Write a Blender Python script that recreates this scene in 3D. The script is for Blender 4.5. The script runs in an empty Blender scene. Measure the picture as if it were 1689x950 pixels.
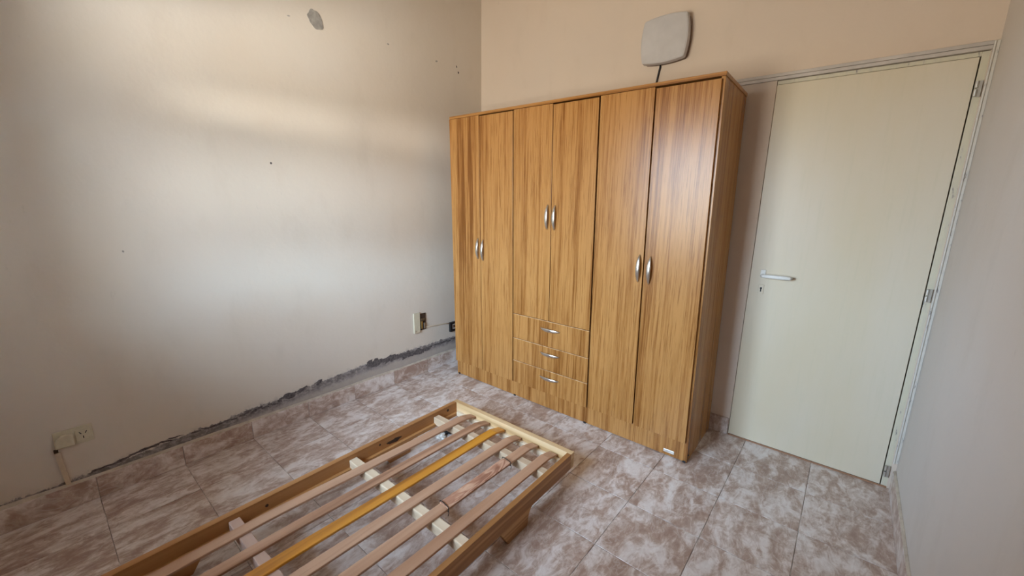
import bpy, bmesh, math, random
from mathutils import Vector, Matrix, noise
random.seed(7)
sc = bpy.context.scene
C = sc.collection
PI = math.pi

# ------------------------------------------------------------------ camera
RX, RROLL, RYAW = 1.358661, 0.016950, 0.692606
cam_d = bpy.data.cameras.new('camera'); cam = bpy.data.objects.new('camera', cam_d); C.objects.link(cam)
cam_d.sensor_fit = 'HORIZONTAL'; cam_d.sensor_width = 36.0; cam_d.lens = 671.02 / 1689 * 36.0
cam_d.clip_start = 0.02; cam_d.clip_end = 200
R = Matrix.Rotation(RYAW, 4, 'Z') @ Matrix.Rotation(RX, 4, 'X') @ Matrix.Rotation(RROLL, 4, 'Z')
cam.matrix_world = Matrix.Translation((2.53975, -2.61932, 1.39504)) @ R
sc.camera = cam

# ------------------------------------------------------------------ exposure, world, lights
sc.view_settings.view_transform = 'Standard'
sc.view_settings.look = 'None'
sc.view_settings.gamma = 1.0
sc.view_settings.use_curve_mapping = False
sc.view_settings.exposure = 2.24

SKY_H, SKY_Z, GROUND = (5.9, 7.2, 9.0), (5.9, 8.2, 11.8), (4.3, 3.85, 3.3)
w = bpy.data.worlds.new('world'); sc.world = w; w.use_nodes = True
nt = w.node_tree; nt.nodes.clear()
wo = nt.nodes.new('ShaderNodeOutputWorld'); bg = nt.nodes.new('ShaderNodeBackground')
tc = nt.nodes.new('ShaderNodeTexCoord'); sx = nt.nodes.new('ShaderNodeSeparateXYZ'); rp = nt.nodes.new('ShaderNodeValToRGB')
mr = nt.nodes.new('ShaderNodeMapRange'); mr.inputs[1].default_value = -1; mr.inputs[2].default_value = 1
nt.links.new(tc.outputs['Generated'], sx.inputs[0]); nt.links.new(sx.outputs[2], mr.inputs[0]); nt.links.new(mr.outputs[0], rp.inputs[0])
e = rp.color_ramp.elements
e[0].position = 0.485; e[0].color = (*GROUND, 1)
e[1].position = 1.0; e[1].color = (*SKY_Z, 1)
k = e.new(0.515); k.color = (*SKY_H, 1)
nt.links.new(rp.outputs[0], bg.inputs[0]); bg.inputs[1].default_value = 1.0
nt.links.new(bg.outputs[0], wo.inputs[0])

WX0, WX1, WZ0, WZ1 = 0.55, 1.75, 0.80, 2.10       # the window behind the camera
FY = -3.2                                          # front wall inner face
def area(name, loc, target, sx_, sy_, power, col, spread=PI, portal=False):
    d = bpy.data.lights.new(name, 'AREA'); d.shape = 'RECTANGLE'; d.size = sx_; d.size_y = sy_
    d.energy = power; d.color = col; d.spread = spread
    if portal: d.cycles.is_portal = True
    o = bpy.data.objects.new(name, d); C.objects.link(o); o.location = loc
    o.rotation_euler = (Vector(target) - Vector(loc)).to_track_quat('-Z', 'Y').to_euler()
    return o
area('window_portal', ((WX0 + WX1) / 2, FY - .19, (WZ0 + WZ1) / 2), ((WX0 + WX1) / 2, 0, (WZ0 + WZ1) / 2),
     WX1 - WX0, WZ1 - WZ0, 1, (1, 1, 1), portal=True)
# added area lamps outside the window, standing in for reflected daylight on the left wall
R_ = math.radians
area('added_fill', (1.70, -5.0, 1.65), (.0, -1.2, 1.35), 1.0, 1.2, 2.1, (.86, .95, 1.0), R_(80))  # added broad fill lamp, mainly brightening the left wall
area('added_low_band', (1.45, -3.95, 1.26), (0, -1.15, .88), .8, .06, .07, (.50, .76, 1.0), R_(11))  # this and the next three: added narrow lamps drawing soft bands
area('added_mid_band', (1.45, -3.95, 1.42), (0, -1.15, 1.46), .8, .12, .09, (.90, .95, 1.0), R_(12))
area('added_streak', (1.45, -3.95, 1.83), (0, -1.15, 1.83), .8, .03, .06, (1.0, .95, .90), R_(6))
area('added_upper_band', (1.45, -3.95, 1.83), (0, -1.75, 2.30), .8, .16, .66, (.92, .95, 1.0), R_(24))

# ------------------------------------------------------------------ helpers
def box(bm, x0, x1, y0, y1, z0, z1, m=0):
    v = [bm.verts.new(p) for p in ((x0,y0,z0),(x1,y0,z0),(x1,y1,z0),(x0,y1,z0),(x0,y0,z1),(x1,y0,z1),(x1,y1,z1),(x0,y1,z1))]
    fs = []
    for q in ((0,3,2,1),(4,5,6,7),(0,1,5,4),(1,2,6,5),(2,3,7,6),(3,0,4,7)):
        f = bm.faces.new([v[i] for i in q]); f.material_index = m; fs.append(f)
    return v
def bevel(bm, w_, seg=2):
    bmesh.ops.bevel(bm, geom=bm.edges[:], offset=w_, segments=seg, affect='EDGES', profile=.5)
def prism(bm, pts, ax, a0, a1):
    """closed outline pts extruded along axis ax from a0 to a1"""
    def P(u, v, a):
        return (a, u, v) if ax == 'x' else (u, a, v) if ax == 'y' else (u, v, a)
    A = [bm.verts.new(P(u, v, a0)) for u, v in pts]; B = [bm.verts.new(P(u, v, a1)) for u, v in pts]
    n = len(pts)
    bm.faces.new(A); bm.faces.new(B[::-1])
    for i in range(n):
        bm.faces.new((A[i], B[i], B[(i+1) % n], A[(i+1) % n]))
    bmesh.ops.recalc_face_normals(bm, faces=bm.faces[:])
def tube(bm, pts, rad, n=8, rad2=None, up=Vector((0, 0, 1))):
    """sweep an ellipse along pts; rad, rad2 may be lists"""
    pts = [Vector(p) for p in pts]; N = len(pts); rings = []
    for i, p in enumerate(pts):
        t = (pts[min(i+1, N-1)] - pts[max(i-1, 0)]).normalized()
        s = t.cross(up)
        if s.length < 1e-3: s = t.cross(Vector((1, 0, 0)))
        s.normalize(); u = s.cross(t).normalized()
        ra = rad[i] if isinstance(rad, (list, tuple)) else rad
        rb = (rad2[i] if isinstance(rad2, (list, tuple)) else rad2) if rad2 is not None else ra
        rings.append([bm.verts.new(p + s * math.cos(2*PI*j/n) * ra + u * math.sin(2*PI*j/n) * rb) for j in range(n)])
    for a, b in zip(rings, rings[1:]):
        for j in range(n):
            bm.faces.new((a[j], a[(j+1) % n], b[(j+1) % n], b[j]))
    bm.faces.new(rings[0][::-1]); bm.faces.new(rings[-1])
    bmesh.ops.recalc_face_normals(bm, faces=bm.faces[:])
def cyl(bm, c, r, h, ax='z', n=20, r2=None):
    r2 = r if r2 is None else r2
    c = Vector(c); d = {'x': Vector((1,0,0)), 'y': Vector((0,1,0)), 'z': Vector((0,0,1))}[ax]
    tube(bm, [c - d*h/2, c + d*h/2], [r, r2], n)
def link(name, me, mats, parent=None, loc=None, smooth=False):
    for m_ in (mats if isinstance(mats, (list, tuple)) else [mats]):
        me.materials.append(m_)
    o = bpy.data.objects.new(name, me); C.objects.link(o)
    if parent: o.parent = parent
    if loc: o.location = loc
    if smooth:
        for p in me.polygons: p.use_smooth = True
    return o
def obj(name, bm, mats, parent=None, loc=None, smooth=False, fn=None):
    if fn:
        for v in bm.verts: v.co = fn(v.co)
    me = bpy.data.meshes.new(name); bm.normal_update(); bm.to_mesh(me); bm.free()
    return link(name, me, mats, parent, loc, smooth)
def bobj(name, x0, x1, y0, y1, z0, z1, mat, parent=None, bev=.0015, fn=None):
    """a bevelled box whose origin is its centre"""
    c = ((x0+x1)/2, (y0+y1)/2, (z0+z1)/2); bm = bmesh.new()
    hx, hy, hz = (x1-x0)/2, (y1-y0)/2, (z1-z0)/2
    box(bm, -hx, hx, -hy, hy, -hz, hz)
    if bev: bevel(bm, bev)
    if fn:
        c2 = fn(Vector(c))
        for v in bm.verts: v.co = fn(v.co + Vector(c)) - c2
        c = c2
    return obj(name, bm, mat, parent, c)
def empty(name, loc, rz=0):
    o = bpy.data.objects.new(name, None); C.objects.link(o); o.location = loc; o.rotation_euler = (0, 0, rz)
    o.empty_display_size = .1
    return o
def tag(o, label=None, cat=None, group=None, kind=None):
    if label: o['label'] = label
    if cat: o['category'] = cat
    if group: o['group'] = group
    if kind: o['kind'] = kind
    return o

# ------------------------------------------------------------------ materials
class NT:
    def __init__(s, name):
        s.m = bpy.data.materials.new(name); s.m.use_nodes = True; s.t = s.m.node_tree
        s.b = s.t.nodes['Principled BSDF']
    def n(s, typ, **kw):
        o = s.t.nodes.new(typ)
        for k_, v in kw.items(): setattr(o, k_, v)
        return o
    def l(s, a, b): s.t.links.new(a, b)
    def val(s, sock, v):
        if hasattr(v, 'default_value') or hasattr(v, 'links'): s.l(v, sock)
        else: sock.default_value = v
    def math(s, op, a, b=0.0, c=None, clamp=False):
        o = s.n('ShaderNodeMath', operation=op, use_clamp=clamp); s.val(o.inputs[0], a); s.val(o.inputs[1], b)
        if c is not None: s.val(o.inputs[2], c)
        return o.outputs[0]
    def coord(s, kind='Object'): return s.n('ShaderNodeTexCoord').outputs[kind]
    def world(s): return s.n('ShaderNodeNewGeometry').outputs['Position']
    def rnd(s): return s.n('ShaderNodeObjectInfo').outputs['Random']
    def mapping(s, v, scale=(1, 1, 1), rot=(0, 0, 0), loc=(0, 0, 0)):
        o = s.n('ShaderNodeMapping'); s.l(v, o.inputs[0]); o.inputs[1].default_value = loc
        o.inputs[2].default_value = rot; o.inputs[3].default_value = scale; return o.outputs[0]
    def vadd(s, a, b):
        o = s.n('ShaderNodeVectorMath', operation='ADD'); s.l(a, o.inputs[0]); s.l(b, o.inputs[1]); return o.outputs[0]
    def offs(s, v, k_=37.0):
        r = s.math('MULTIPLY', s.rnd(), k_); cb = s.n('ShaderNodeCombineXYZ')
        s.l(r, cb.inputs[0]); s.l(r, cb.inputs[1]); s.l(r, cb.inputs[2]); return s.vadd(v, cb.outputs[0])
    def noise(s, v, scale, detail=4, rough=.55, dist=0.0):
        o = s.n('ShaderNodeTexNoise'); s.l(v, o.inputs['Vector']); o.inputs['Scale'].default_value = scale
        o.inputs['Detail'].default_value = detail; o.inputs['Roughness'].default_value = rough; o.inputs['Distortion'].default_value = dist
        return o.outputs[0]
    def ramp(s, f, stops):
        o = s.n('ShaderNodeValToRGB'); s.l(f, o.inputs[0]); el = o.color_ramp.elements
        el[0].position, el[0].color = stops[0][0], (*stops[0][1], 1); el[1].position, el[1].color = stops[-1][0], (*stops[-1][1], 1)
        for p, c in stops[1:-1]: x = el.new(p); x.color = (*c, 1)
        return o.outputs[0]
    def mix(s, f, a, b, mode='MIX'):
        o = s.n('ShaderNodeMix', data_type='RGBA', blend_type=mode)
        s.val(o.inputs[0], f)
        for i, x in ((6, a), (7, b)):
            if isinstance(x, tuple): o.inputs[i].default_value = (*x, 1)
            else: s.l(x, o.inputs[i])
        return o.outputs[2]
    def smooth(s, x, a, b):
        o = s.n('ShaderNodeMapRange', interpolation_type='SMOOTHSTEP'); s.l(x, o.inputs[0])
        o.inputs[1].default_value = a; o.inputs[2].default_value = b; return o.outputs[0]
    def bump(s, h, strength, dist=.01):
        o = s.n('ShaderNodeBump'); s.l(h, o.inputs['Height']); o.inputs['Strength'].default_value = strength
        o.inputs['Distance'].default_value = dist; s.l(o.outputs[0], s.b.inputs['Normal'])
    def out(s, col=None, rough=None, metal=None, spec=None, coat=None):
        for nm, v in (('Base Color', col), ('Roughness', rough), ('Metallic', metal), ('Specular IOR Level', spec), ('Coat Weight', coat)):
            if v is None: continue
            if isinstance(v, tuple): s.b.inputs[nm].default_value = (*v, 1)
            else: s.val(s.b.inputs[nm], v)
        return s.m
def srgb(r, g, b):
    f = lambda c: (c/255/12.92) if c/255 <= .04045 else ((c/255+.055)/1.055)**2.4
    return (f(r), f(g), f(b))
def plain(name, col, rough=.5, metal=0.0, var=.06, scale=40):
    n = NT(name); c = n.noise(n.offs(n.coord()), scale, 3)
    a = tuple(x*(1-var) for x in col); b = tuple(min(1, x*(1+var)) for x in col)
    return n.out(n.ramp(c, [(.3, a), (.7, b)]), rough, metal)

def wall_mat(name, damp=False, tint=(1, 1, 1)):
    n = NT(name); P = n.world()
    T = lambda c: tuple(x*t for x, t in zip(c, tint))
    big = n.noise(P, 1.1, 3, .5); mid = n.noise(n.mapping(P, (1, 1, .45)), 6, 5, .6)
    fine = n.noise(P, 55, 4, .6)
    col = n.ramp(big, [(.3, T((.66, .565, .46))), (.52, T((.67, .59, .50))), (.72, T((.645, .575, .495)))])
    col = n.mix(n.math('MULTIPLY', n.smooth(mid, .5, .8), .22), col, T((.50, .42, .33)))
    # scuffs
    sc1 = n.noise(n.mapping(P, (6, 6, 2.2)), 4, 6, .7)
    col = n.mix(n.math('MULTIPLY', n.smooth(sc1, .64, .72), .18), col, T((.38, .33, .28)))
    h = n.math('ADD', n.math('MULTIPLY', n.noise(P, 9, 3), 1.0), n.math('MULTIPLY', fine, .25))
    if damp:
        s = n.n('ShaderNodeSeparateXYZ'); n.l(P, s.inputs[0]); y, z = s.outputs[1], s.outputs[2]
        # upper edge of the rising damp grows from left to right along the wall
        base = n.n('ShaderNodeMapRange'); n.l(y, base.inputs[0])
        base.inputs[1].default_value = -2.7; base.inputs[2].default_value = -1.2
        base.inputs[3].default_value = .128; base.inputs[4].default_value = .232
        wob = n.math('MULTIPLY', n.math('SUBTRACT', n.noise(n.mapping(P, (0, 1, 0)), 7, 5, .65), .5), .045)
        wob2 = n.math('MULTIPLY', n.math('SUBTRACT', n.noise(P, 38, 5, .7), .5), .05)
        top = n.math('ADD', n.math('ADD', base.outputs[0], wob), wob2)
        below = n.math('SUBTRACT', top, z)                      # > 0 inside the damp strip
        inside = n.smooth(below, -.003, .004)
        # tide line: dark brown-grey just under the edge, pale salty cement below
        mould = n.noise(n.mapping(P, (1, 1, 1.6)), 34, 6, .72)
        band = n.math('MULTIPLY', n.smooth(below, .0, .006), n.math('SUBTRACT', 1.0, n.smooth(below, .028, .06)))
        dark = n.math('MULTIPLY', band, n.smooth(mould, .45, .54))
        cem = n.ramp(n.noise(P, 22, 6, .7), [(.3, (.20, .175, .17)), (.5, (.31, .275, .26)), (.7, (.45, .40, .36))])
        low = n.smooth(below, .045, .075)
        cem = n.mix(n.math('MULTIPLY', low, .8), cem, (.46, .40, .35))
        col = n.mix(inside, col, cem)
        col = n.mix(n.math('MULTIPLY', dark, .55), col, (.10, .085, .08))
        halo = n.math('MULTIPLY', n.math('MULTIPLY', n.smooth(below, -.03, .0), n.math('SUBTRACT', 1.0, inside)), n.smooth(n.noise(P, 26, 4, .6), .42, .65))
        col = n.mix(n.math('MULTIPLY', halo, .35), col, (.36, .31, .27))
        h = n.math('ADD', h, n.math('MULTIPLY', n.math('MULTIPLY', inside, mould), 2.5))
    n.bump(h, .18, .01)
    return n.out(col, .78, spec=.25)

def wood_mat(name, cols, axis='z', fine=70, coarse=9, rough=.4, streak=.5, fig=1.0, spec=.5, coat=0.0, bump=.05, stretch=.035, crisp=False):
    """cols: dark line, mid, light; the grain runs along axis"""
    n = NT(name); v = n.offs(n.coord())
    st = {'x': (stretch, 1, 1), 'y': (1, stretch, 1), 'z': (1, 1, stretch)}[axis]
    v2 = n.mapping(v, st)
    wv = n.noise(n.mapping(v, tuple(1.0 if a == 1 else .12 for a in st)), coarse*.55, 2, .5)
    fig_ = n.math('SINE', n.math('MULTIPLY', n.noise(v2, coarse, 3, .5, .6), 38.0*fig))
    fig_ = n.math('ADD', n.math('MULTIPLY', fig_, .5), .5)
    f1 = n.noise(v2, fine, 4, .65); f2 = n.noise(v2, fine*.33, 4, .6)
    t = n.math('ADD', n.math('MULTIPLY', fig_, .22), n.math('ADD', n.math('MULTIPLY', f2, .55), n.math('MULTIPLY', wv, .35)))
    col = n.ramp(t, [(.36, cols[0]), (.52, cols[1]), (.72, cols[2])])
    por = n.smooth(f1, .56, .70)
    if crisp:
        f3 = n.noise(v2, fine*.42, 5, .72); f2 = n.noise(v2, fine*.12, 3, .6)
        t = n.math('ADD', n.math('MULTIPLY', fig_, .12), n.math('ADD', n.math('MULTIPLY', f3, .62), n.math('MULTIPLY', f2, .26)))
        col = n.ramp(t, [(.37, cols[0]), (.45, cols[1]), (.56, cols[2])])
        por = n.smooth(f1, .54, .62)
    col = n.mix(n.math('MULTIPLY', por, streak), col, cols[0])
    n.bump(f1, bump, .002)
    return n.out(col, rough, spec=spec, coat=coat)

M = {}
M['wall_left'] = wall_mat('painted_plaster_damp', True)
M['wall'] = wall_mat('painted_plaster')
M['wall_pink'] = wall_mat('painted_plaster_pinkish', tint=(1.02, .96, .93))
M['wall_grey'] = wall_mat('painted_plaster_greyish', tint=(.98, 1.02, 1.10))
M['wall_bounce'] = wall_mat('plaster_bounce_tint', tint=(1.0, .80, .60))  # unseen front wall; orange tint added to warm the light it bounces
M['ceiling'] = plain('ceiling_paint', (.68, .585, .48), .8)
M['cream'] = None
# wardrobe laminate
OAK = [(.19, .066, .012), (.335, .142, .036), (.46, .222, .068)]
M['oak_v'] = wood_mat('oak_laminate', OAK, 'z', 190, 14, .27, .6, .35, spec=.32, bump=.03, stretch=.02, crisp=True)
M['oak_x'] = wood_mat('oak_laminate_cross', OAK, 'x', 190, 14, .3, .6, .35, spec=.32, bump=.03, stretch=.02, crisp=True)
M['oak_edge'] = wood_mat('oak_edge_band', [(.36, .17, .07), (.55, .31, .14), (.68, .43, .22)], 'z', 60, 8, .4, .3)
M['gap'] = plain('dark_interior', (.05, .025, .012), .8)
# bed timbers
M['pine_y'] = wood_mat('pine_rail_lengthwise', [(.25, .10, .028), (.42, .195, .065), (.54, .29, .115)], 'y', 40, 9, .5, .3, 1.0)
M['pine_x'] = wood_mat('pine_end_rail', [(.44, .26, .11), (.64, .43, .22), (.73, .53, .31)], 'x', 40, 7, .5, .3, .8)
M['stain_y'] = wood_mat('stained_rail', [(.20, .075, .02), (.38, .165, .05), (.48, .23, .08)], 'y', 40, 5, .5, .25, .5)
M['slat'] = wood_mat('beech_slat', [(.27, .13, .07), (.42, .225, .13), (.52, .31, .195)], 'y', 55, 8, .45, .3, .5)
M['slat_orange'] = wood_mat('varnished_orange_slat', [(.34, .12, .010), (.55, .215, .018), (.66, .30, .04)], 'y', 50, 8, .3, .3, .6)
M['beam'] = wood_mat('pale_pine_beam', [(.48, .34, .22), (.66, .51, .35), (.74, .60, .43)], 'x', 30, 5, .6, .2, .5)
M['beam_pink'] = wood_mat('pinkish_pine_beam', [(.38, .23, .17), (.52, .35, .27), (.60, .42, .33)], 'x', 30, 5, .6, .2, .5)
M['rough_wood'] = wood_mat('rough_splint_wood', [(.20, .07, .035), (.42, .2, .12), (.62, .38, .25)], 'y', 30, 16, .75, .5, 1.4, bump=.5, stretch=.22)
M['nickel'] = plain('brushed_nickel', (.72, .69, .63), .28, 1.0)
M['steel'] = plain('worn_steel', (.55, .54, .50), .38, .9)
M['black'] = plain('black_plastic', (.012, .012, .013), .45)
M['white_plastic'] = plain('white_plastic', (.75, .73, .68), .45)
M['ivory'] = plain('aged_ivory_plastic', (.60, .54, .40), .5)
M['grey_plastic'] = plain('dirty_grey_plastic', (.53, .505, .50), .5, var=.08, scale=9)
M['conduit'] = plain('painted_cable_duct', (.62, .50, .36), .55)
M['brass'] = plain('dull_brass', (.45, .34, .14), .4, .9)
M['frame_paint'] = plain('greyish_white_frame_paint', (.52, .47, .43), .45, var=.12, scale=12)
M['glide'] = M['black']

def door_mat():
    n = NT('cream_door_paint'); P = n.world()
    a = n.noise(n.mapping(P, (1, 1, .3)), 3, 4, .55); b = n.noise(n.mapping(P, (20, 20, 1.2)), 3, 4, .6)
    col = n.ramp(a, [(.3, (.65, .56, .40)), (.7, (.67, .595, .475))])
    col = n.mix(n.math('MULTIPLY', n.smooth(b, .5, .75), .2), col, (.55, .51, .36))
    n.bump(b, .05, .003)
    return n.out(col, .42, spec=.4)
M['cream'] = door_mat()
def jamb_mat():
    n = NT('worn_jamb_paint'); P = n.world()
    a = n.noise(n.mapping(P, (14, 14, 3)), 4, 6, .7)
    col = n.ramp(a, [(.45, (.64, .59, .45)), (.62, (.60, .55, .44)), (.66, (.26, .235, .215))])
    n.bump(a, .2, .003)
    return n.out(col, .5, spec=.4)
M['jamb'] = jamb_mat()
def chipped():
    n = NT('chipped_white_frame_edge'); P = n.world()
    a = n.noise(n.mapping(P, (14, 14, 4)), 5, 6, .7)
    col = n.ramp(a, [(.4, (.66, .62, .55)), (.6, (.60, .56, .50)), (.66, (.22, .2, .19))])
    n.bump(a, .2, .003)
    return n.out(col, .5)
M['chipped'] = chipped()

def tile_mat():
    n = NT('marbled_floor_tile'); P = n.world(); v = n.offs(P, 11.0)
    r = n.mapping(v, (1.5, .7, 1), (0, 0, math.radians(20)))
    wn = n.noise(r, 6.0, 4, .6, 1.0)
    w2 = n.noise(r, 17.0, 6, .72, 1.1)
    w3 = n.noise(n.mapping(v, (1, 1, 1)), 30, 4, .65, .3)
    t = n.math('ADD', n.math('MULTIPLY', wn, .48), n.math('ADD', n.math('MULTIPLY', w2, .38), n.math('MULTIPLY', w3, .14)))
    col = n.ramp(t, [(.40, (.37, .25, .195)), (.465, (.47, .345, .28)), (.505, (.60, .49, .43)), (.55, (.74, .655, .61)), (.62, (.82, .76, .72))])
    # thin pale veins
    vn = n.math('ABSOLUTE', n.math('SUBTRACT', n.noise(r, 5.5, 5, .6, 1.2), .5))
    vein = n.math('SUBTRACT', 1.0, n.smooth(vn, .004, .03))
    col = n.mix(n.math('MULTIPLY', vein, .35), col, (.64, .56, .51))
    n.bump(w2, .04, .004)
    return n.out(col, n.math('ADD', .30, n.math('MULTIPLY', w3, .15)), spec=.45)
M['tile'] = tile_mat()
def grout():
    n = NT('floor_grout'); c = n.noise(n.world(), 12, 4, .6)
    return n.out(n.ramp(c, [(.35, (.20, .155, .13)), (.5, (.33, .27, .23)), (.62, (.66, .60, .53))]), .85)
M['grout'] = grout()

# ------------------------------------------------------------------ room shell
W, CZ, T_ = 2.877, 3.0, .12
def struct(o): o['kind'] = 'structure'; return o
S = 0.32195; TX, TY = 1.90268, -0.63846; HS = .108
# floor: grout bed + one object per tile
fl = struct(bobj('floor', -T_, W+T_, FY-.3, T_, -.10, -.0025, M['grout'], bev=0))
tile_cache = {}
def tile_mesh(a, b):
    key = (round(a, 3), round(b, 3))
    if key not in tile_cache:
        bm = bmesh.new(); box(bm, -a/2, a/2, -b/2, b/2, -.004, 0)
        top = [e_ for e_ in bm.edges if all(v.co.z > -.001 for v in e_.verts)]
        bmesh.ops.bevel(bm, geom=top, offset=.0012, segments=1, affect='EDGES')
        me = bpy.data.meshes.new('floor_tile'); bm.to_mesh(me); bm.free(); me.materials.append(M['tile'])
        tile_cache[key] = me
    return tile_cache[key]
floc = fl.location
xs = [TX + k_*S for k_ in range(-6, 5)]; ys = [TY + k_*S for k_ in range(-9, 4)]
G = .0014
for a, b in zip(xs, xs[1:]):
    a, b = max(a, 0), min(b, W)
    if b - a < .012: continue
    for c, d in zip(ys, ys[1:]):
        c, d = max(c, FY), min(d, 0)
        if d - c < .012: continue
        t = bpy.data.objects.new('floor_tile', tile_mesh(b-a-2*G, d-c-2*G)); C.objects.link(t); t.parent = fl
        t.location = Vector(((a+b)/2, (c+d)/2, 0 + random.uniform(-.0003, .0002))) - floc

struct(bobj('ceiling', -T_, W+T_, FY-.3, T_, CZ, CZ+.1, M['ceiling'], bev=0))
wl = struct(bobj('wall_left', -T_, 0, FY-.3, T_, 0, CZ, M['wall_left'], bev=0))
struct(bobj('wall_right', W, W+T_, FY-.3, T_, 0, CZ, M['wall_grey'], bev=0))
# back wall with the door recess
DL, DR, DT = 2.1251, 2.8315, 1.9985
bm = bmesh.new()
box(bm, 0, DL-.002, 0, T_, 0, CZ); box(bm, DL-.002, 2.857, 0, T_, DT+.004+.02, CZ); box(bm, 2.857, W, 0, T_, 0, CZ)
box(bm, DL-.002, 2.857, .05, T_, 0, DT+.024)
wb = struct(obj('wall_back', bm, M['wall_pink']))
# front wall with window opening
bm = bmesh.new()
box(bm, 0, W, FY-.2, FY, 0, WZ0); box(bm, 0, W, FY-.2, FY, WZ1, CZ)
box(bm, 0, WX0, FY-.2, FY, WZ0, WZ1); box(bm, WX1, W, FY-.2, FY, WZ0, WZ1)
struct(obj('wall_front', bm, M['wall_bounce']))
# window: aluminium sliding frame, two leaves
win = struct(empty('window_1', ((WX0+WX1)/2, FY-.1, WZ0)))
def wbox(name, x0, x1, z0, z1, y0, y1, mat, par=win):
    return bobj(name, x0-win.location.x, x1-win.location.x, y0-win.location.y, y1-win.location.y, z0-WZ0, z1-WZ0, mat, par, .002)
M['alu'] = plain('white_window_aluminium', (.7, .7, .68), .4)
for x0, x1, z0, z1 in ((WX0, WX1, WZ0, WZ0+.04), (WX0, WX1, WZ1-.04, WZ1), (WX0, WX0+.04, WZ0+.04, WZ1-.04), (WX1-.04, WX1, WZ0+.04, WZ1-.04)):
    wbox('window_frame', x0, x1, z0, z1, FY-.13, FY-.06, M['alu'])
xm = (WX0+WX1)/2
def glass():
    m = bpy.data.materials.new('window_glass'); m.use_nodes = True; t = m.node_tree; t.nodes.clear()
    o = t.nodes.new('ShaderNodeOutputMaterial'); mx = t.nodes.new('ShaderNodeMixShader'); fr = t.nodes.new('ShaderNodeFresnel')
    tr = t.nodes.new('ShaderNodeBsdfTransparent'); gl = t.nodes.new('ShaderNodeBsdfGlossy'); gl.inputs['Roughness'].default_value = .02
    tr.inputs[0].default_value = (.93, .95, .94, 1)
    t.links.new(fr.outputs[0], mx.inputs[0]); t.links.new(tr.outputs[0], mx.inputs[1]); t.links.new(gl.outputs[0], mx.inputs[2]); t.links.new(mx.outputs[0], o.inputs[0])
    return m
M['glass'] = glass()
for (x0, x1, yo) in ((WX0+.04, xm+.02, -.12), (xm-.02, WX1-.04, -.09)):
    lf = wbox('sash', x0, x1, WZ0+.04, WZ0+.08, FY+yo, FY+yo+.025, M['alu'])
    for a, b, c, d in ((x0, x1, WZ1-.08, WZ1-.04), (x0, x0+.035, WZ0+.08, WZ1-.08), (x1-.035, x1, WZ0+.08, WZ1-.08)):
        wbox('sash', a, b, c, d, FY+yo, FY+yo+.025, M['alu'])
    wbox('pane', x0+.035, x1-.035, WZ0+.08, WZ1-.08, FY+yo+.010, FY+yo+.014, M['glass'])

# skirting tiles: one piece each
def skirt(name, pieces, axis, mat=M['tile']):
    root = struct(empty(name, (0, 0, 0)))
    for a, b in pieces:
        if axis == 'left':  args = (0.0005, .011, a+.001, b-.001)
        if axis == 'right': args = (W-.011, W-.0005, a+.001, b-.001)
        if axis == 'back':  args = (a+.001, b-.001, -.011, -.0005)
        bobj('skirting_tile', *args, .001, HS, mat, root, .0012)
    return root
ycut = [0 - 0.0, TY+S] + [TY - k_*S for k_ in range(0, 8)] + [FY]
ycut = sorted(set(max(FY, y_) for y_ in ycut))
skirt('baseboard_left', [(a, b) for a, b in zip(ycut, ycut[1:]) if b-a > .03], 'left')
yr = [FY] + [TY - k_*S for k_ in range(7, -1, -1)] + [TY+S, -.015]
skirt('baseboard_right', [(a, b) for a, b in zip(yr, yr[1:]) if b-a > .02], 'right')
xb = [.012] + [TX - k_*S for k_ in range(5, -1, -1)] + [DL-.004]
skirt('baseboard_back', [(a, b) for a, b in zip(xb, xb[1:]) if b-a > .02], 'back')
# cement bead above the left and right skirting
bead = NT('cement_bead'); cb_ = bead.noise(bead.world(), 20, 5, .6)
M['bead'] = bead.out(bead.ramp(cb_, [(.3, (.40, .33, .26)), (.7, (.60, .52, .42))]), .85)
for nm, x0, x1 in (('trim_1', .0005, .010), ('trim_2', W-.010, W-.0005)):
    bm = bmesh.new(); N = 60
    rows = []
    for i in range(N+1):
        y_ = FY + (0 - FY - .016) * i / N
        h_ = .010 + .007*noise.noise(Vector((y_*3, x0*9, 0))) if x0 < 1 else .006 + .002*noise.noise(Vector((y_*3, 5, 0)))
        inn, out = (x0, x1) if x0 < 1 else (x1, x0)
        rows.append([bm.verts.new(p) for p in ((inn, y_, HS), (out, y_, HS), (inn + (out-inn)*.35, y_, HS+h_), (inn, y_, HS+h_*1.15))])
    for a, b in zip(rows, rows[1:]):
        for j in range(4): bm.faces.new((a[j], a[(j+1) % 4], b[(j+1) % 4], b[j]))
    bm.faces.new(rows[0]); bm.faces.new(rows[-1]); bmesh.ops.recalc_face_normals(bm, faces=bm.faces[:])
    struct(obj(nm, bm, M['bead']))

# ------------------------------------------------------------------ door in the back wall
door = struct(empty('door_1', ((DL+DR)/2, 0, 0)))
ox = door.location.x
def dbox(name, x0, x1, y0, y1, z0, z1, mat, par=door, bev=.0015):
    return bobj(name, x0-ox, x1-ox, y0, y1, z0, z1, mat, par, bev)
leaf = dbox('door_panel', DL+.001, DR-.002, -.006, .030, .012, DT, M['cream'])
for z in (1.876, 1.001, .094):
    hz = empty('hinge', (2.8385-ox, -.010, z)); hz.parent = door
    for dz in (-.031, .0015):
        bm = bmesh.new(); cyl(bm, (0, 0, dz + .0145), .0065, .027, 'z', 14); bevel(bm, .0008, 1)
        obj('hinge_knuckle', bm, M['steel'], hz, smooth=False)
    bm = bmesh.new(); box(bm, .004, .016, .0005, .004, -.032, .030); obj('hinge_plate', bm, M['steel'], hz)
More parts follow.
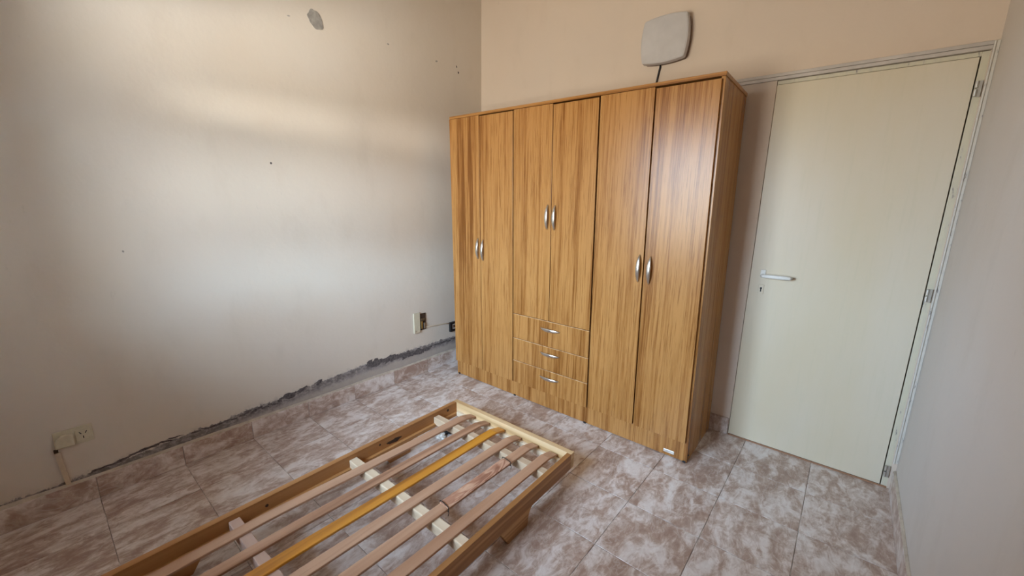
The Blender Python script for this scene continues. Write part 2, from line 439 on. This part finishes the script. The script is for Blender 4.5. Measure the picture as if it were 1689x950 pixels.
# lever handle: L-shaped white metal with a short neck and a small rose
hd = empty('door_handle', (2.187-ox, -.006, 1.012)); hd.parent = door
bm = bmesh.new(); box(bm, -.013, .013, -.006, 0, -.012, .030); bevel(bm, .003); obj('rose', bm, M['white_plastic'], hd)
bm = bmesh.new()
tube(bm, [(0, -.004, 0), (0, -.022, 0), (0, -.034, 0), (.006, -.040, 0), (.02, -.042, 0), (.10, -.042, .001), (.127, -.041, .001), (.134, -.036, .001)],
     [.008, .008, .008, .008, .008, .0085, .009, .007], 12, [.008, .008, .009, .010, .0105, .011, .010, .007])
obj('lever', bm, M['white_plastic'], hd, smooth=True)
bm = bmesh.new(); cyl(bm, (.134, -.034, .001), .0075, .012, 'y', 14); obj('lever_tip', bm, M['steel'], hd, smooth=True)
kp = dbox('keyhole_plate', 2.187-.013, 2.187+.013, -.0095, -.006, .905, .958, M['cream'])
bm = bmesh.new(); cyl(bm, (0, -.0022, .006), .0055, .001, 'y', 16); box(bm, -.0028, .0028, -.0027, -.0017, -.014, .006)
obj('keyhole', bm, M['black'], kp)
# jamb and header (metal frame)
dbox('jamb', 2.8345, 2.858, .002, .045, .0, DT+.021, M['jamb'])
dbox('jamb_edge', 2.8595, 2.8768, -.013, -.0005, .148, 2.052, M['chipped'])
dbox('jamb_lip', 2.8585, 2.8645, -.019, -.013, .148, 2.050, M['chipped'], bev=.001)
dbox('head_jamb', DL, 2.8345, .002, .045, DT+.003, DT+.021, M['jamb'])
dbox('header_strip', 1.93, 2.8595, -.014, -.0005, 2.0375, 2.053, M['frame_paint'])
dbox('header_strip', 1.93, 2.8585, -.017, -.0005, 2.0205, 2.0355, M['frame_paint'])
dbox('threshold', DL, 2.857, -.004, .05, -.001, .008, plain('threshold_wood', (.33, .17, .09), .6))

# ------------------------------------------------------------------ wardrobe (racked: leans a little)
wr = tag(empty('wardrobe', (2.0162, -.012, 0), .01074), 'tall six-door oak-look wardrobe with three drawers against the back wall', 'wardrobe')
WL, WLY = -.0120, -.0094
def rack(p): return Vector((p.x + WL*p.z, p.y + WLY*p.z, p.z))
H, D = 1.975, .4604
def wb_(name, x0, x1, y0, y1, z0, z1, mat, par=wr, bev=.0012): return bobj(name, x0, x1, y0, y1, z0, z1, mat, par, bev, rack)
X0 = -1.811
for x in (0, X0+.018):
    wb_('side_panel', x-.018, x, -D+.001, .012-.004, .0, H-.018, M['oak_v'])
tp = wb_('top_panel', X0-.006, .004, -D-.006, .008, H-.018, H, M['oak_x'])
wb_('plinth', X0+.018, -.018, -D+.002, -D+.018, .004, .118, M['oak_v'])
wb_('back_panel', X0+.018, -.018, 0.0, .004, .004, H-.02, M['oak_v'])
for x in (-1.2115, -.6095):
    wb_('divider', x-.009, x+.009, -D+.02, 0, .118, H-.02, M['gap'])
wb_('base_shelf', X0+.02, -.02, -D+.02, 0, .10, .116, M['gap'])
wb_('drawer_rail', -1.20, -.62, -D+.02, 0, .62, .634, M['gap'])

def bow_mesh(L=.150, rise=.021, wid=.0085):
    bm = bmesh.new(); N = 18; pts = []; ra = []; rb = []
    for i in range(N+1):
        t = i/N; a = (t-.5)*2
        pts.append((0, -rise*(1-a*a)**.8 - .001, (t-.5)*L)); s = max(0, 1-abs(a)**2.2)
        ra.append(.0026 + wid*s**.8); rb.append(.0028 + .0014*s)
    tube(bm, pts, ra, 12, rb, up=Vector((0, 1, 0)))
    return bm
bm = bow_mesh(); HM = bpy.data.meshes.new('handle'); bm.to_mesh(HM); bm.free(); HM.materials.append(M['nickel'])
for p in HM.polygons: p.use_smooth = True
def handle(par, x, z, horizontal=False):
    o = bpy.data.objects.new('handle', HM); C.objects.link(o); o.parent = par
    p = rack(Vector((x, -D-.0165, z))); o.location = p - par.location
    o.rotation_euler = (0, PI/2 if horizontal else 0, 0)
    for s in (-1, 1):
        bm = bmesh.new(); r = s*.070
        tube(bm, [(r if horizontal else 0, .001, 0 if horizontal else r), (r if horizontal else 0, -.006, 0 if horizontal else r)], .0035, 8)
        # posts are joined into the handle's own foot object
        f = obj('handle_foot', bm, M['nickel'], par, o.location.copy(), True)
DOORT = .0165
def dleaf(name, x0, x1, z0, z1, top_drop=0.0, skew=0.0):
    d = wb_(name, x0, x1, -D-DOORT, -D, z0, z1-top_drop, M['oak_v'], wr, .001)
    if skew:
        for v in d.data.vertices: v.co.z += skew*v.co.x/(x1-x0)*2
    return d
g = .0021
ed = [-1.8105, -1.5155, -1.2145, -.9125, -.6120, -.3105, -.0105]
d1 = dleaf('door', ed[0]+g, ed[1]-g, .120, 1.953);            handle(d1, -1.538, 1.050)
d2 = dleaf('door', ed[1]+g, ed[2]-2*g, .118, 1.953, .006);    handle(d2, -1.490, 1.042)
d3 = dleaf('door', ed[2]+2*g, ed[3]-g, .630, 1.953, .001);    handle(d3, -.938, 1.297)
d4 = dleaf('door', ed[3]+g, ed[4]-2.2*g, .630, 1.953, .007);  handle(d4, -.884, 1.295)
d5 = dleaf('door', ed[4]+2.2*g, ed[5]-g, .124, 1.953, .001);  handle(d5, -.334, 1.046)
d6 = dleaf('door', ed[5]+2.2*g, ed[6]-g, .122, 1.953, .008);  handle(d6, -.274, 1.042)
for z0, z1, hz in ((.4535, .6265, .572), (.2865, .4505, .402), (.120, .2835, .231)):
    dr = dleaf('drawer', ed[2]+2*g, ed[4]-2.2*g, z0, z1); handle(dr, -.900, hz, True)
    e_ = wb_('drawer_edge', ed[2]+2*g, ed[4]-2.2*g, -D-DOORT-.0006, -D-DOORT+.004, z1-.0035, z1+.0004, M['oak_edge'], wr, .0003)
pl_ = wb_('maker_plate', -.127, -.068, -D-.0015, -D+.003, .022, .040, M['nickel']); tag(pl_, 'small blank silver plate')
for x in (-1.79, -1.209, -.631, -.012):
    wb_('glide', x-.008, x+.008, -D-.004, -D+.012, .0, .010, M['black'])
bm = bmesh.new(); cyl(bm, (0, 0, 0), .0045, .004, 'x', 10); obj('screw_cap', bm, M['black'], wr, rack(Vector((.001, -D+.03, .035))))

# ------------------------------------------------------------------ bed frame
bd = tag(empty('bed_frame', (.77206, -1.01492, 0), .017088), 'low single pine bed frame with bare slats and no mattress on the tiled floor', 'bed')
BW, BL, BH, RB = .851, 1.905, .1627, .080
def bb(name, x0, x1, y0, y1, z0, z1, mat, par=bd, bev=.0015): return bobj(name, x0, x1, y0, y1, z0, z1, mat, par, bev)
tag(bb('side_rail', 0, .028, -BL+.028, -.030, RB, BH, M['stain_y']), 'orange-brown stained rail with knots')
bb('side_rail', BW-.024, BW, -BL+.028, -.030, RB, BH, M['pine_y'])
bb('end_rail', 0, BW, -.030, 0, RB, BH, M['pine_x'])
bb('end_rail', 0, BW, -BL, -BL+.028, RB, BH, M['pine_x'])
bb('ledge', .028, .046, -BL+.03, -.03, RB+.004, .104, M['stain_y'])
bb('ledge', BW-.042, BW-.024, -BL+.03, -.03, RB+.004, .100, M['pine_y'])
bb('ledge', .046, BW-.042, -.048, -.030, RB+.004, .112, M['beam'])
# legs: board legs flush with the rails, cut from a shaped blank
def leg(u0, u1, v, s, mat):
    pts = [(-.100, RB+.0), (-.050, 0), (.083, 0), (.088, .030), (.092, .055), (.108, .074), (.118, RB)]
    pts = [(v + s*a, z) for a, z in pts]
    bm = bmesh.new(); prism(bm, pts, 'x', u0, u1); bevel(bm, .0015, 1); obj('leg', bm, mat, bd)
for u0, u1, mt in ((0, .028, M['stain_y']), (BW-.026, BW, M['pine_y'])):
    leg(u0, u1, -.470, 1, mt); leg(u0, u1, -BL+.470, -1, mt)
# cross beams
for v, mt in ((-.195, M['beam']), (-.727, M['beam']), (-1.236, M['beam_pink']), (-1.72, M['beam_pink'])):
    bb('crossbeam', .030, BW-.026, v-.021, v+.019, .096, .1415, mt, bev=.003)
# bowed slats: ends dip to the end ledges
def slat(u_end, u_far, width, mat, sag=0.0):
    th = .010; N = 26; bm = bmesh.new(); rings = []
    y0, y1 = -.042, -BL+.034
    for i in range(N+1):
        t = i/N; y_ = y0 + (y1-y0)*t
        u = u_end + (u_far-u_end)*min(1, (y0-y_)/1.1)
        dd = min(y0-y_, y_-y1)
        z = .1525 - .018*max(0, 1-dd/.085)**1.6 + .0010*math.sin(t*9+u*20)
        ww = width/2*(1 if dd > .012 else .93)
        rings.append([bm.verts.new(p) for p in ((u-ww, y_, z-th), (u+ww, y_, z-th), (u+ww, y_, z-.0015), (u+ww-.002, y_, z), (u-ww+.002, y_, z), (u-ww, y_, z-.0015))])
    for a, b in zip(rings, rings[1:]):
        for j in range(6): bm.faces.new((a[j], a[(j+1) % 6], b[(j+1) % 6], b[j]))
    bm.faces.new(rings[0]); bm.faces.new(rings[-1]); bmesh.ops.recalc_face_normals(bm, faces=bm.faces[:])
    return obj('slat', bm, mat, bd)
sl = [(.176, .126, .050), (.292, .256, .048), (.404, .373, .052), (.522, .486, .050), (.634, .609, .050), (.752, .736, .050)]
for i, (a, b, ww) in enumerate(sl):
    o = slat(a, b, ww, M['slat_orange'] if i == 2 else M['slat'])
    if i == 2: tag(o, 'glossy orange-varnished slat')
    if i == 4: tag(o, 'cracked slat repaired with a wired splint')
# splint board wired onto the fifth slat
bm = bmesh.new(); N = 16; rings = []
for i in range(N+1):
    y_ = -.272 - .392*i/N; u = .634 - .025*min(1, (-.042-y_)/1.1) + .002
    j = lambda k_: .0035*noise.noise(Vector((y_*30, k_, 3)))
    a_, b_ = u-.027+j(1), u+.027+j(2); z1 = .159+j(4)*.6
    rings.append([bm.verts.new(p) for p in ((a_, y_, .1532), (b_, y_, .1532), (b_, y_, z1-.002), (b_-.006, y_, z1), (a_+.006, y_, z1+j(5)*.5), (a_, y_, z1-.002))])
for a, b in zip(rings, rings[1:]):
    for j in range(6): bm.faces.new((a[j], a[(j+1) % 6], b[(j+1) % 6], b[j]))
bm.faces.new(rings[0]); bm.faces.new(rings[-1]); bmesh.ops.recalc_face_normals(bm, faces=bm.faces[:])
tag(obj('splint', bm, M['rough_wood'], bd), 'rough reddish splint board')
for v in (-.268, -.662):
    u = .634 - .025*(-.042-v)/1.1; bm = bmesh.new(); pts = []
    for i in range(21):
        a = 2*PI*i/20; cx_, cz_ = math.cos(a), math.sin(a); sq = max(abs(cx_), abs(cz_))
        pts.append((u + .031*cx_/sq**.7, v - .004*cx_, .151 + .0125*cz_/sq**.7))
    tube(bm, pts, .0018, 6, up=Vector((0, 1, 0)))
    tube(bm, [(u+.030, v-.004, .150), (u+.036, v-.007, .140), (u+.034, v-.010, .128)], .0015, 6, up=Vector((0, 1, 0)))
    obj('wire_tie', bm, M['black'], bd)
# bolt holes and knots in the stained rail
for v, z, r in ((-.103, .138, .0085), (-.576, .139, .0055), (-1.118, .126, .0065)):
    bm = bmesh.new(); cyl(bm, (.0283, v, z), r, .0012, 'x', 16); obj('bolt_hole', bm, M['gap'], bd)
bm = bmesh.new()
pts = [(-.488 + .045*math.cos(a)*(1+.2*math.sin(3*a)), .122 + .011*math.sin(a)*(1+.25*math.cos(5*a))) for a in [2*PI*i/18 for i in range(18)]]
prism(bm, pts, 'x', .0278, .0290); obj('knot', bm, M['gap'], bd)

# small litter on the floor under the slats
sp = tag(empty('crumpled_scrap', (.80, -1.165, 0)), 'small crumpled black and white plastic scrap on floor under the bed slats', 'litter')
def crumple(c, r, seed, flat=.6):
    bm = bmesh.new(); bmesh.ops.create_icosphere(bm, subdivisions=3, radius=1)
    for v in bm.verts:
        k_ = 1 + .55*noise.noise(v.co*2.1 + Vector((seed, 0, 0)))
        v.co = Vector((v.co.x*r*k_*1.25, v.co.y*r*k_, max(-.0, (v.co.z*.5+.5)*r*1.6*flat*k_))) + Vector(c)
    return bm

obj('dark_scrap', crumple((.012, .028, 0), .030, 3), M['black'], sp, smooth=False)
obj('pale_scrap', crumple((.026, -.032, 0), .026, 8, .45), M['white_plastic'], sp, smooth=False)

# ------------------------------------------------------------------ wall unit above the wardrobe
wu = tag(empty('wall_unit', (1.530, 0, 2.325)), 'square grey-white plastic wall unit with bulging sides above the wardrobe', 'wall unit')
def pillow(hx, hz, bx, bz, r=.016, n=8):
    """outline of a rounded square whose sides bulge by bx, bz"""
    out = []
    cs = [(1, 1), (-1, 1), (-1, -1), (1, -1)]
    for k_, (sx_, sz_) in enumerate(cs):
        cx_, cz_ = sx_*(hx-r), sz_*(hz-r); a0 = [0, 90, 180, 270][k_]
        for i in range(5):
            a = math.radians(a0 + 22.5*i); out.append((cx_ + r*math.cos(a), cz_ + r*math.sin(a)))
        nx, nz = cs[(k_+1) % 4]
        for i in range(1, n):
            t = i/n; b = 1-(2*t-1)**2
            if k_ % 2 == 0: out.append((((sx_*(hx-r))*(1-t) + nx*(hx-r)*t), sz_*(hz + bz*b)))
            else: out.append((sx_*(hx + bx*b), (sz_*(hz-r))*(1-t) + nz*(hz-r)*t))
    return out
def pill_solid(name, layers, mat, par, smooth=False):
    bm = bmesh.new(); rings = []
    for y_, k_, o_ in layers: rings.append([bm.verts.new((u*k_, y_, v_*k_)) for u, v_ in o_])
    for a, b in zip(rings, rings[1:]):
        for j in range(len(a)): bm.faces.new((a[j], a[(j+1) % len(a)], b[(j+1) % len(a)], b[j]))
    bm.faces.new(rings[0]); bm.faces.new(rings[-1][::-1]); bmesh.ops.recalc_face_normals(bm, faces=bm.faces[:])
    return obj(name, bm, mat, par, smooth=smooth)
P_ = pillow(.127, .118, .012, .010)
pill_solid('cover', [(-.066, .955, P_), (-.064, .975, P_), (-.060, .985, P_), (-.036, 1.0, P_), (-.034, .99, P_)], M['grey_plastic'], wu)
pill_solid('front_panel', [(-.0675, .93, P_), (-.0665, .94, P_), (-.065, .94, P_)], M['grey_plastic'], wu)
pill_solid('back_box', [(-.034, .965, P_), (-.001, .965, P_)], plain('dark_brown_plastic', (.16, .10, .07), .6), wu)  # plain dark brown box behind the cover
for x in (.085, -.085):
    bobj('clip', x-.006, x+.006, -.050, -.040, -.121, -.1135, M['steel'], wu, .001)
bm = bmesh.new(); tube(bm, [(1.502, -.008, 2.222), (1.500, -.007, 2.19), (1.492, -.006, 2.15), (1.484, -.006, 2.10), (1.480, -.006, 2.0), (1.482, -.007, 1.8)], .0055, 8, up=Vector((0, 1, 0)))
tag(obj('power_cord', bm, M['black'], smooth=True), 'dark cord running down the wall from the square wall unit', 'cord')

# ------------------------------------------------------------------ double socket low on the left wall
so = tag(empty('wall_socket', (0, -2.609, .333)), 'ivory double wall socket plate with a grey plug low on the wall', 'socket')
def sx_box(name, x0, x1, y0, y1, z0, z1, mat, par, bev=.001): return bobj(name, x0, x1, y0, y1, z0, z1, mat, par, bev)
sx_box('cover_plate', .0005, .008, -.059, .062, -.041, .041, M['ivory'], so, .0025)
sx_box('module', .008, .0115, .006, .052, -.026, .028, M['ivory'], so, .0015)
for y_, z_, rot in ((.022, .010, .5), (.040, .010, -.5), (.030, -.012, 0)):
    bm = bmesh.new(); box(bm, -.0006, .0006, -.0016, .0016, -.006, .006)
    o = obj('socket_slot', bm, M['black'], so, (.0120, y_, z_)); o.rotation_euler = (rot, 0, 0)
bm = bmesh.new()
prism(bm, [(.000, -.030), (.000, .014), (-.006, .021), (-.014, .024), (-.034, .022), (-.050, .010), (-.057, -.004), (-.059, -.030)], 'x', .008, .026); bevel(bm, .002, 1)
obj('plug', bm, M['ivory'], so, smooth=False)
sx_box('broken_corner', .001, .010, -.066, -.052, -.052, -.036, M['gap'], so, .002)
cd_ = obj('cable_duct', (lambda b_: (prism(b_, [(-2.674, .279), (-2.658, .279), (-2.646, .118), (-2.662, .118)], 'x', .0005, .011), b_)[1])(bmesh.new()), M['conduit'])
tag(cd_, 'thin painted cable duct running from the double socket down to the skirting', 'cable duct')

# broken junction outlet beside the wardrobe
jo = tag(empty('junction_outlet', (0, -.700, .440)), 'broken cream outlet box with bare metal contacts beside the wardrobe', 'outlet')
sx_box('cover_plate', .0005, .013, -.062, -.004, -.082, .080, M['ivory'], jo, .002)
sx_box('back_box', .0005, .006, -.004, .056, -.070, .066, M['gap'], jo, .001)
sx_box('contact', .006, .017, .004, .020, -.055, .005, M['brass'], jo, .002)
sx_box('contact', .006, .017, .030, .044, -.058, -.012, M['steel'], jo, .002)
sx_box('terminal_block', .006, .015, .006, .044, .008, .028, plain('brown_bakelite', (.10, .06, .03), .5), jo, .002)
bm = bmesh.new(); cyl(bm, (.0135, -.048, -.066), .005, .003, 'x', 12); obj('screw', bm, M['steel'], jo)
bm = bmesh.new(); tube(bm, [(.006, -.650, .385), (.004, -.60, .380), (.004, -.52, .374), (.004, -.44, .368), (.004, -.385, .356)], .004, 8)
tag(obj('thin_cable', bm, M['conduit'], smooth=True), 'thin painted cable on the wall from the broken outlet toward the wardrobe', 'cable')
bk = tag(empty('black_jack', (0, -.345, .325)), 'small black-framed wall jack half hidden behind the wardrobe side', 'wall jack')
bm = bmesh.new()
for a in ((-.050, -.030, -.040, .042), (.030, .050, -.040, .042), (-.030, .030, .026, .042), (-.030, .030, -.040, -.024)): box(bm, .0005, .020, *a)
obj('rim', bm, M['black'], bk)
sx_box('insert', .0005, .014, -.026, .026, -.021, .023, M['white_plastic'], bk, .001)
sx_box('slot', .0138, .0150, -.012, .020, -.012, .014, M['gap'], bk, 0)

# ------------------------------------------------------------------ wear on the left wall
wloc = wl.location
pat = NT('bare_cement_patch'); pc = pat.noise(pat.world(), 26, 5, .7)
pat.bump(pc, .4, .004)
M['patch'] = pat.out(pat.ramp(pc, [(.35, (.25, .225, .20)), (.65, (.38, .34, .29))]), .9)
M['peel'] = (lambda n: n.out(n.ramp(n.noise(n.world(), 60, 5, .7), [(.35, (.055, .045, .045)), (.65, (.17, .145, .14))]), .95))(NT('peeled_dark_plaster'))
def blob(name, y, z, ry, rz, mat, seed, t=.0018, rot=0.0, n=22, rag=.22):
    pts = []
    for i in range(n):
        a = 2*PI*i/n; k_ = 1 + rag*noise.noise(Vector((math.cos(a)*1.7, math.sin(a)*1.7, seed*3.1)))*2
        u, v_ = ry*k_*math.cos(a), rz*k_*math.sin(a)
        pts.append((u*math.cos(rot) - v_*math.sin(rot), u*math.sin(rot) + v_*math.cos(rot)))
    bm = bmesh.new(); prism(bm, pts, 'x', .0002, t)
    o = obj(name, bm, mat, wl, Vector((0, y, z)) - wloc); return o
tag(blob('plaster_patch', -1.360, 2.386, .040, .050, M['patch'], 1, .002, .5, 30, .12), 'oval grey cement patch high on the wall')
for i, (y, z, a, b) in enumerate(((-.882, 2.388, .009, .005), (-.472, 2.386, .010, .006), (-.274, 2.396, .005, .009), (-.256, 2.357, .008, .007), (-1.673, 1.575, .005, .006), (-2.336, 1.138, .005, .004), (-1.506, 2.359, .004, .009))):
    blob('nail_hole', y, z, a, b, M['peel'] if i in (2, 3, 4) else M['patch'], 10+i, .0012, .3*i, 14, .25)
dark = [(-1.52, .213, .028, .012), (-1.629, .199, .034, .014), (-1.709, .187, .040, .013)]
dark += [(-1.15 + .037*i, .222 - .0022*i + .004*math.sin(i*2.3), .040, .019 + .004*math.sin(i*1.7)) for i in range(15)]
dark += [(-.60 + .05*i, .208 + .006*math.sin(i*3), .034, .006) for i in range(6)]
dark += [(-1.96 + .028*i, .164 + .009*(i % 2), .017, .007) for i in range(8)]
dark += [(-2.18 + .035*i, .158 + .003*math.sin(i*2), .022, .005) for i in range(6)]
dark += [(-2.55 + .040*i, .138 + .0045*i + .003*math.sin(i*5), .026, .0045) for i in range(8)]
for i, (y, z, a, b) in enumerate(dark):
    blob('peeled_flake', y, z, a, b, M['peel'], i*1.37+2, .0014 + .0004*random.random(), random.uniform(-.15, .15), 16, .55)
